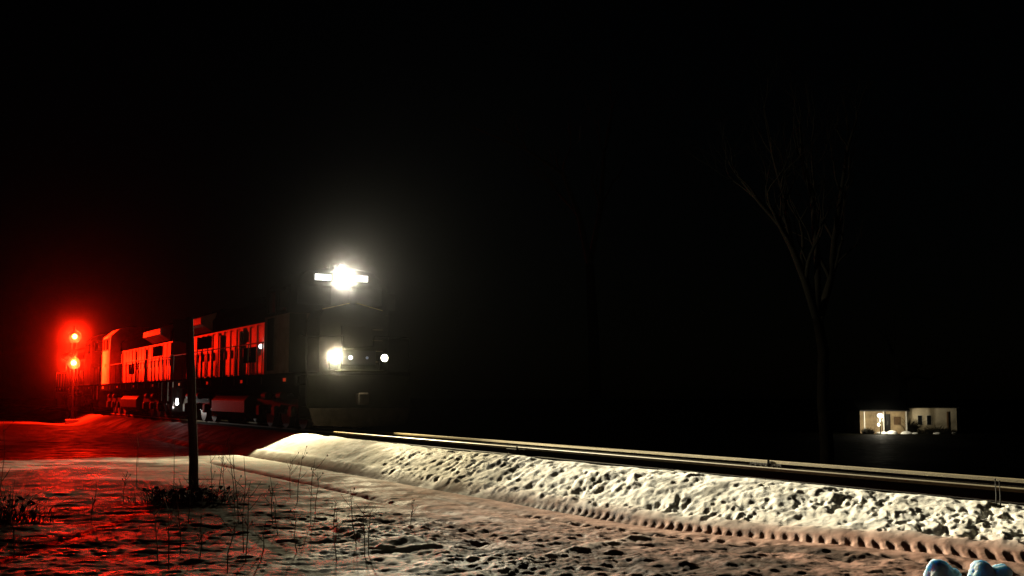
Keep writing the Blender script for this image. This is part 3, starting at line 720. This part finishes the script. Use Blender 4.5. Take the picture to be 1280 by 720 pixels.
bare_tree('bare_tree', 'tall bare tree with forked limbs rising in the dark left of the house', tb,
          [(Vector((0, 0, -0.2)), 0.26), (tp(1031, 560), 0.20), (tp(1027, 500), 0.175), (tp(1029, 440), 0.16), (tp(1022, 395), 0.14)],
          [[(tp(1022, 396), 0.15), (tp(1008, 350, -.4), 0.12), (tp(993, 310, -.7), 0.10), (tp(978, 280, -.9), 0.08), (tp(952, 250, -1.2), 0.06), (tp(931, 224, -1.4), 0.04)],
           [(tp(1024, 400), 0.14), (tp(1040, 350, .3), 0.11), (tp(1046, 300, .3), 0.09), (tp(1056, 240, .2), 0.06), (tp(1066, 180, -.3), 0.045), (tp(1078, 146, -.6), 0.03)],
           [(tp(1022, 396), 0.13), (tp(1024, 330, -.6), 0.10), (tp(1020, 250, -1.0), 0.07), (tp(1008, 200, -1.2), 0.05), (tp(1006, 150, -1.4), 0.03)],
           [(tp(993, 310, -.7), 0.07), (tp(985, 250, -.5), 0.05), (tp(970, 190, -.6), 0.035), (tp(960, 130, -.6), 0.02)]], 5)
D = 37.0
tb = place(spot_on(742, D))
bare_tree('bare_tree', 'bare tree behind the rails, faint boughs reaching high right of the headlight', tb,
          [(Vector((0, 0, -0.2)), 0.26), (tp(744, 520), 0.2), (tp(742, 420), 0.17), (tp(738, 330), 0.13)],
          [[(tp(738, 330), 0.11), (tp(725, 270, -.3), 0.08), (tp(705, 215, -.7), 0.06), (tp(660, 185, -1), 0.04), (tp(590, 154, -1.4), 0.02)],
           [(tp(738, 330), 0.10), (tp(752, 260, .2), 0.08), (tp(757, 190, .3), 0.05), (tp(768, 130, .3), 0.03)]], 8, 3)

# ------------------------------------------------------------------ the house across the field
HD = 120.0
hz = ground_z(39.5, HD) - 0.02
def make_house():
    t = empty('house', (34.6, HD, hz)); tag(t, 'small pale house in the dark beyond the track, a lamp burning before its left half', 'house')
    zl, zr = 0.0 - hz, 0.30 - hz              # wall heads
    MB().box((0, 0, -0.4), (4.5, 5.0, zl), 0.0).build('left_wall', M['siding2'], t)
    MB().box((4.75, 0.9, -0.4), (9.95, 6.0, zr), 0.0).build('right_wall', M['siding'], t)
    MB().box((4.45, 1.6, -0.4), (4.80, 5.0, zl - 0.05)).build('link_wall', M['brown'], t)
    MB().prism([(-1.2, zl + 0.01), (-1.2, zl + 0.13), (2.0, zl + 1.30), (5.3, zl + 0.13), (5.3, zl + 0.01)], 'x', -0.35, 4.62).build('roof', M['roof'], t)
    MB().prism([(0.6, zr + 0.01), (0.6, zr + 0.10), (3.3, zr + 0.5), (6.3, zr + 0.10), (6.3, zr + 0.01)], 'x', 4.70, 10.15).build('roof', M['roof'], t)
    for x in (0.06, 1.95, 4.2): MB().box((x, -1.12, -0.3), (x + 0.12, -1.0, zl), 0.01).build('porch_post', M['trim'], t)
    MB().box((-0.1, -1.15, -0.35), (4.5, 0, 0.05), 0.01).build('porch_floor', M['brown'], t)
    d = MB().box((2.2, -0.05, 0.05), (3.0, 0.0, 1.95), 0.01).build('front_door', M['roof'], t)
    MB().ball((2.3, -0.07, 1.0), 0.04, 1).build('handle', M['alu'], d)
    MB().box((3.35, -0.04, 0.9), (4.05, 0.0, 1.7)).build('window', M['brown'], t)
    for x in (6.05, 6.95):
        w = MB().box((x - 0.06, 0.85, 0.82), (x + 0.46, 0.9, 1.85)).build('window', M['trim'], t)
        MB().box((x, 0.835, 0.88), (x + 0.40, 0.852, 1.79)).build('pane', M['glass'], w)
    MB().box((8.95, 0.78, -0.2), (9.08, 0.88, zr - 0.35)).build('downpipe', M['brown'], t)
    yl = empty('yard_lamp', (34.6 + 1.15, HD - 2.8, hz)); tag(yl, 'glowing yard lamp on a thin post before the pale house', 'lamp')
    MB().tube([(0, 0, -0.3), (0, 0, zl - 0.28)], 0.045, 8).build('lamp_post', M['black'], yl)
    MB().ball((0, 0, zl - 0.36), 0.27, 2, (1, 1, 0.75)).build('bulb', M['porch'], yl)
    MB().ball((-0.16, 0, 0.95), 0.13, 2).build('lower_bulb', M['porch'], yl)
    lamp('POINT', 'yard_light', (34.6 + 1.15, HD - 2.95, hz + zl - 0.75), 620, (1.0, 0.90, 0.66), radius=0.1)
    lamp('SPOT', 'right_wall_fill', (34.6 + 4.75, HD - 1.1, hz + zl - 0.25), 95, (1.0, 0.84, 0.52), (0.8, 0.62, -0.25), 100, 1.0, 0.1)  # unseen fill lamp added to brighten the right wall
make_house()
rr = random.Random(21)
for i, (x, y, h, sp, lb) in enumerate([(7.6, 0.0, 1.0, 1.9, 'low dark hedge under the two narrow house windows'), (5.0, 0.3, 1.9, .55, 'dark tall shrub between the two halves of the house'), (0.2, -1.9, .8, .5, 'small shrub at the left corner of the house porch')]):
    c = Vector((34.6 + x, HD + y, 0)); c.z = ground_z(c.x, c.y)
    bush('house_shrub', lb, c, 380, h, sp, 70 + i, 0.03)
for i, (px, py, w) in enumerate([(1097, 537.0, .45), (1108, 537.0, .5), (1112, 541, .8), (1102, 543.5, .5), (1130, 539.5, .7), (1140, 539.8, .4), (1168, 541.2, .5), (1189, 540, .4)]):
    d = HD - 1.25 - (py - 537) * 0.09
    p = spot_on(px, d); p.z = ground_z(p.x, p.y)
    m = MB().ball((0, 0, 0.05), w * 0.62, 3, (1.15, 0.9, 0.55), 0.25, i)
    o = m.build('snow_patch', mat('old_snow', (0.8, 0.79, 0.74), 0.7, 0, 0.2, 4.0, 0.4, 12), None, True); o.location = p
    tag(o, 'patch of old snow in front of the house', None, 'snow patches by the house', 'structure')
D = HD + 7.0
tb = Vector((spot_on(1127, D).x, D, ground_z(spot_on(1127, D).x, D)))
bare_tree('bare_tree', 'thick bare trunk standing right behind the house roof', tb,
          [(Vector((0, 0, -0.2)), 0.5), (tp(1128, 520), 0.46), (tp(1127, 495), 0.42), (tp(1128, 476), 0.36)],
          [[(tp(1128, 477), 0.3), (tp(1140, 470), 0.2), (tp(1158, 474), 0.12)], [(tp(1128, 477), 0.3), (tp(1120, 455), 0.2), (tp(1112, 430), 0.1)]], 15, 3)

# ------------------------------------------------------------------ haze added to give the lamps halos
hm = bpy.data.materials.new('haze'); hm.use_nodes = True
nt = hm.node_tree; nt.nodes.clear()
out = nt.nodes.new('ShaderNodeOutputMaterial'); pv = nt.nodes.new('ShaderNodeVolumePrincipled')
pv.inputs['Color'].default_value = (0.95, 0.95, 0.95, 1); pv.inputs['Density'].default_value = HAZE_DENSITY; pv.inputs['Anisotropy'].default_value = HAZE_G
nt.links.new(pv.outputs[0], out.inputs['Volume'])
hm.cycles.volume_sampling = 'MULTIPLE_IMPORTANCE'
hz_o = MB().box((-90, -30, -4.5), (75, 145, 16)).build('haze', hm)
tag(hz_o, 'haze added around the train and road to give the lamps halos', None, None, 'stuff')
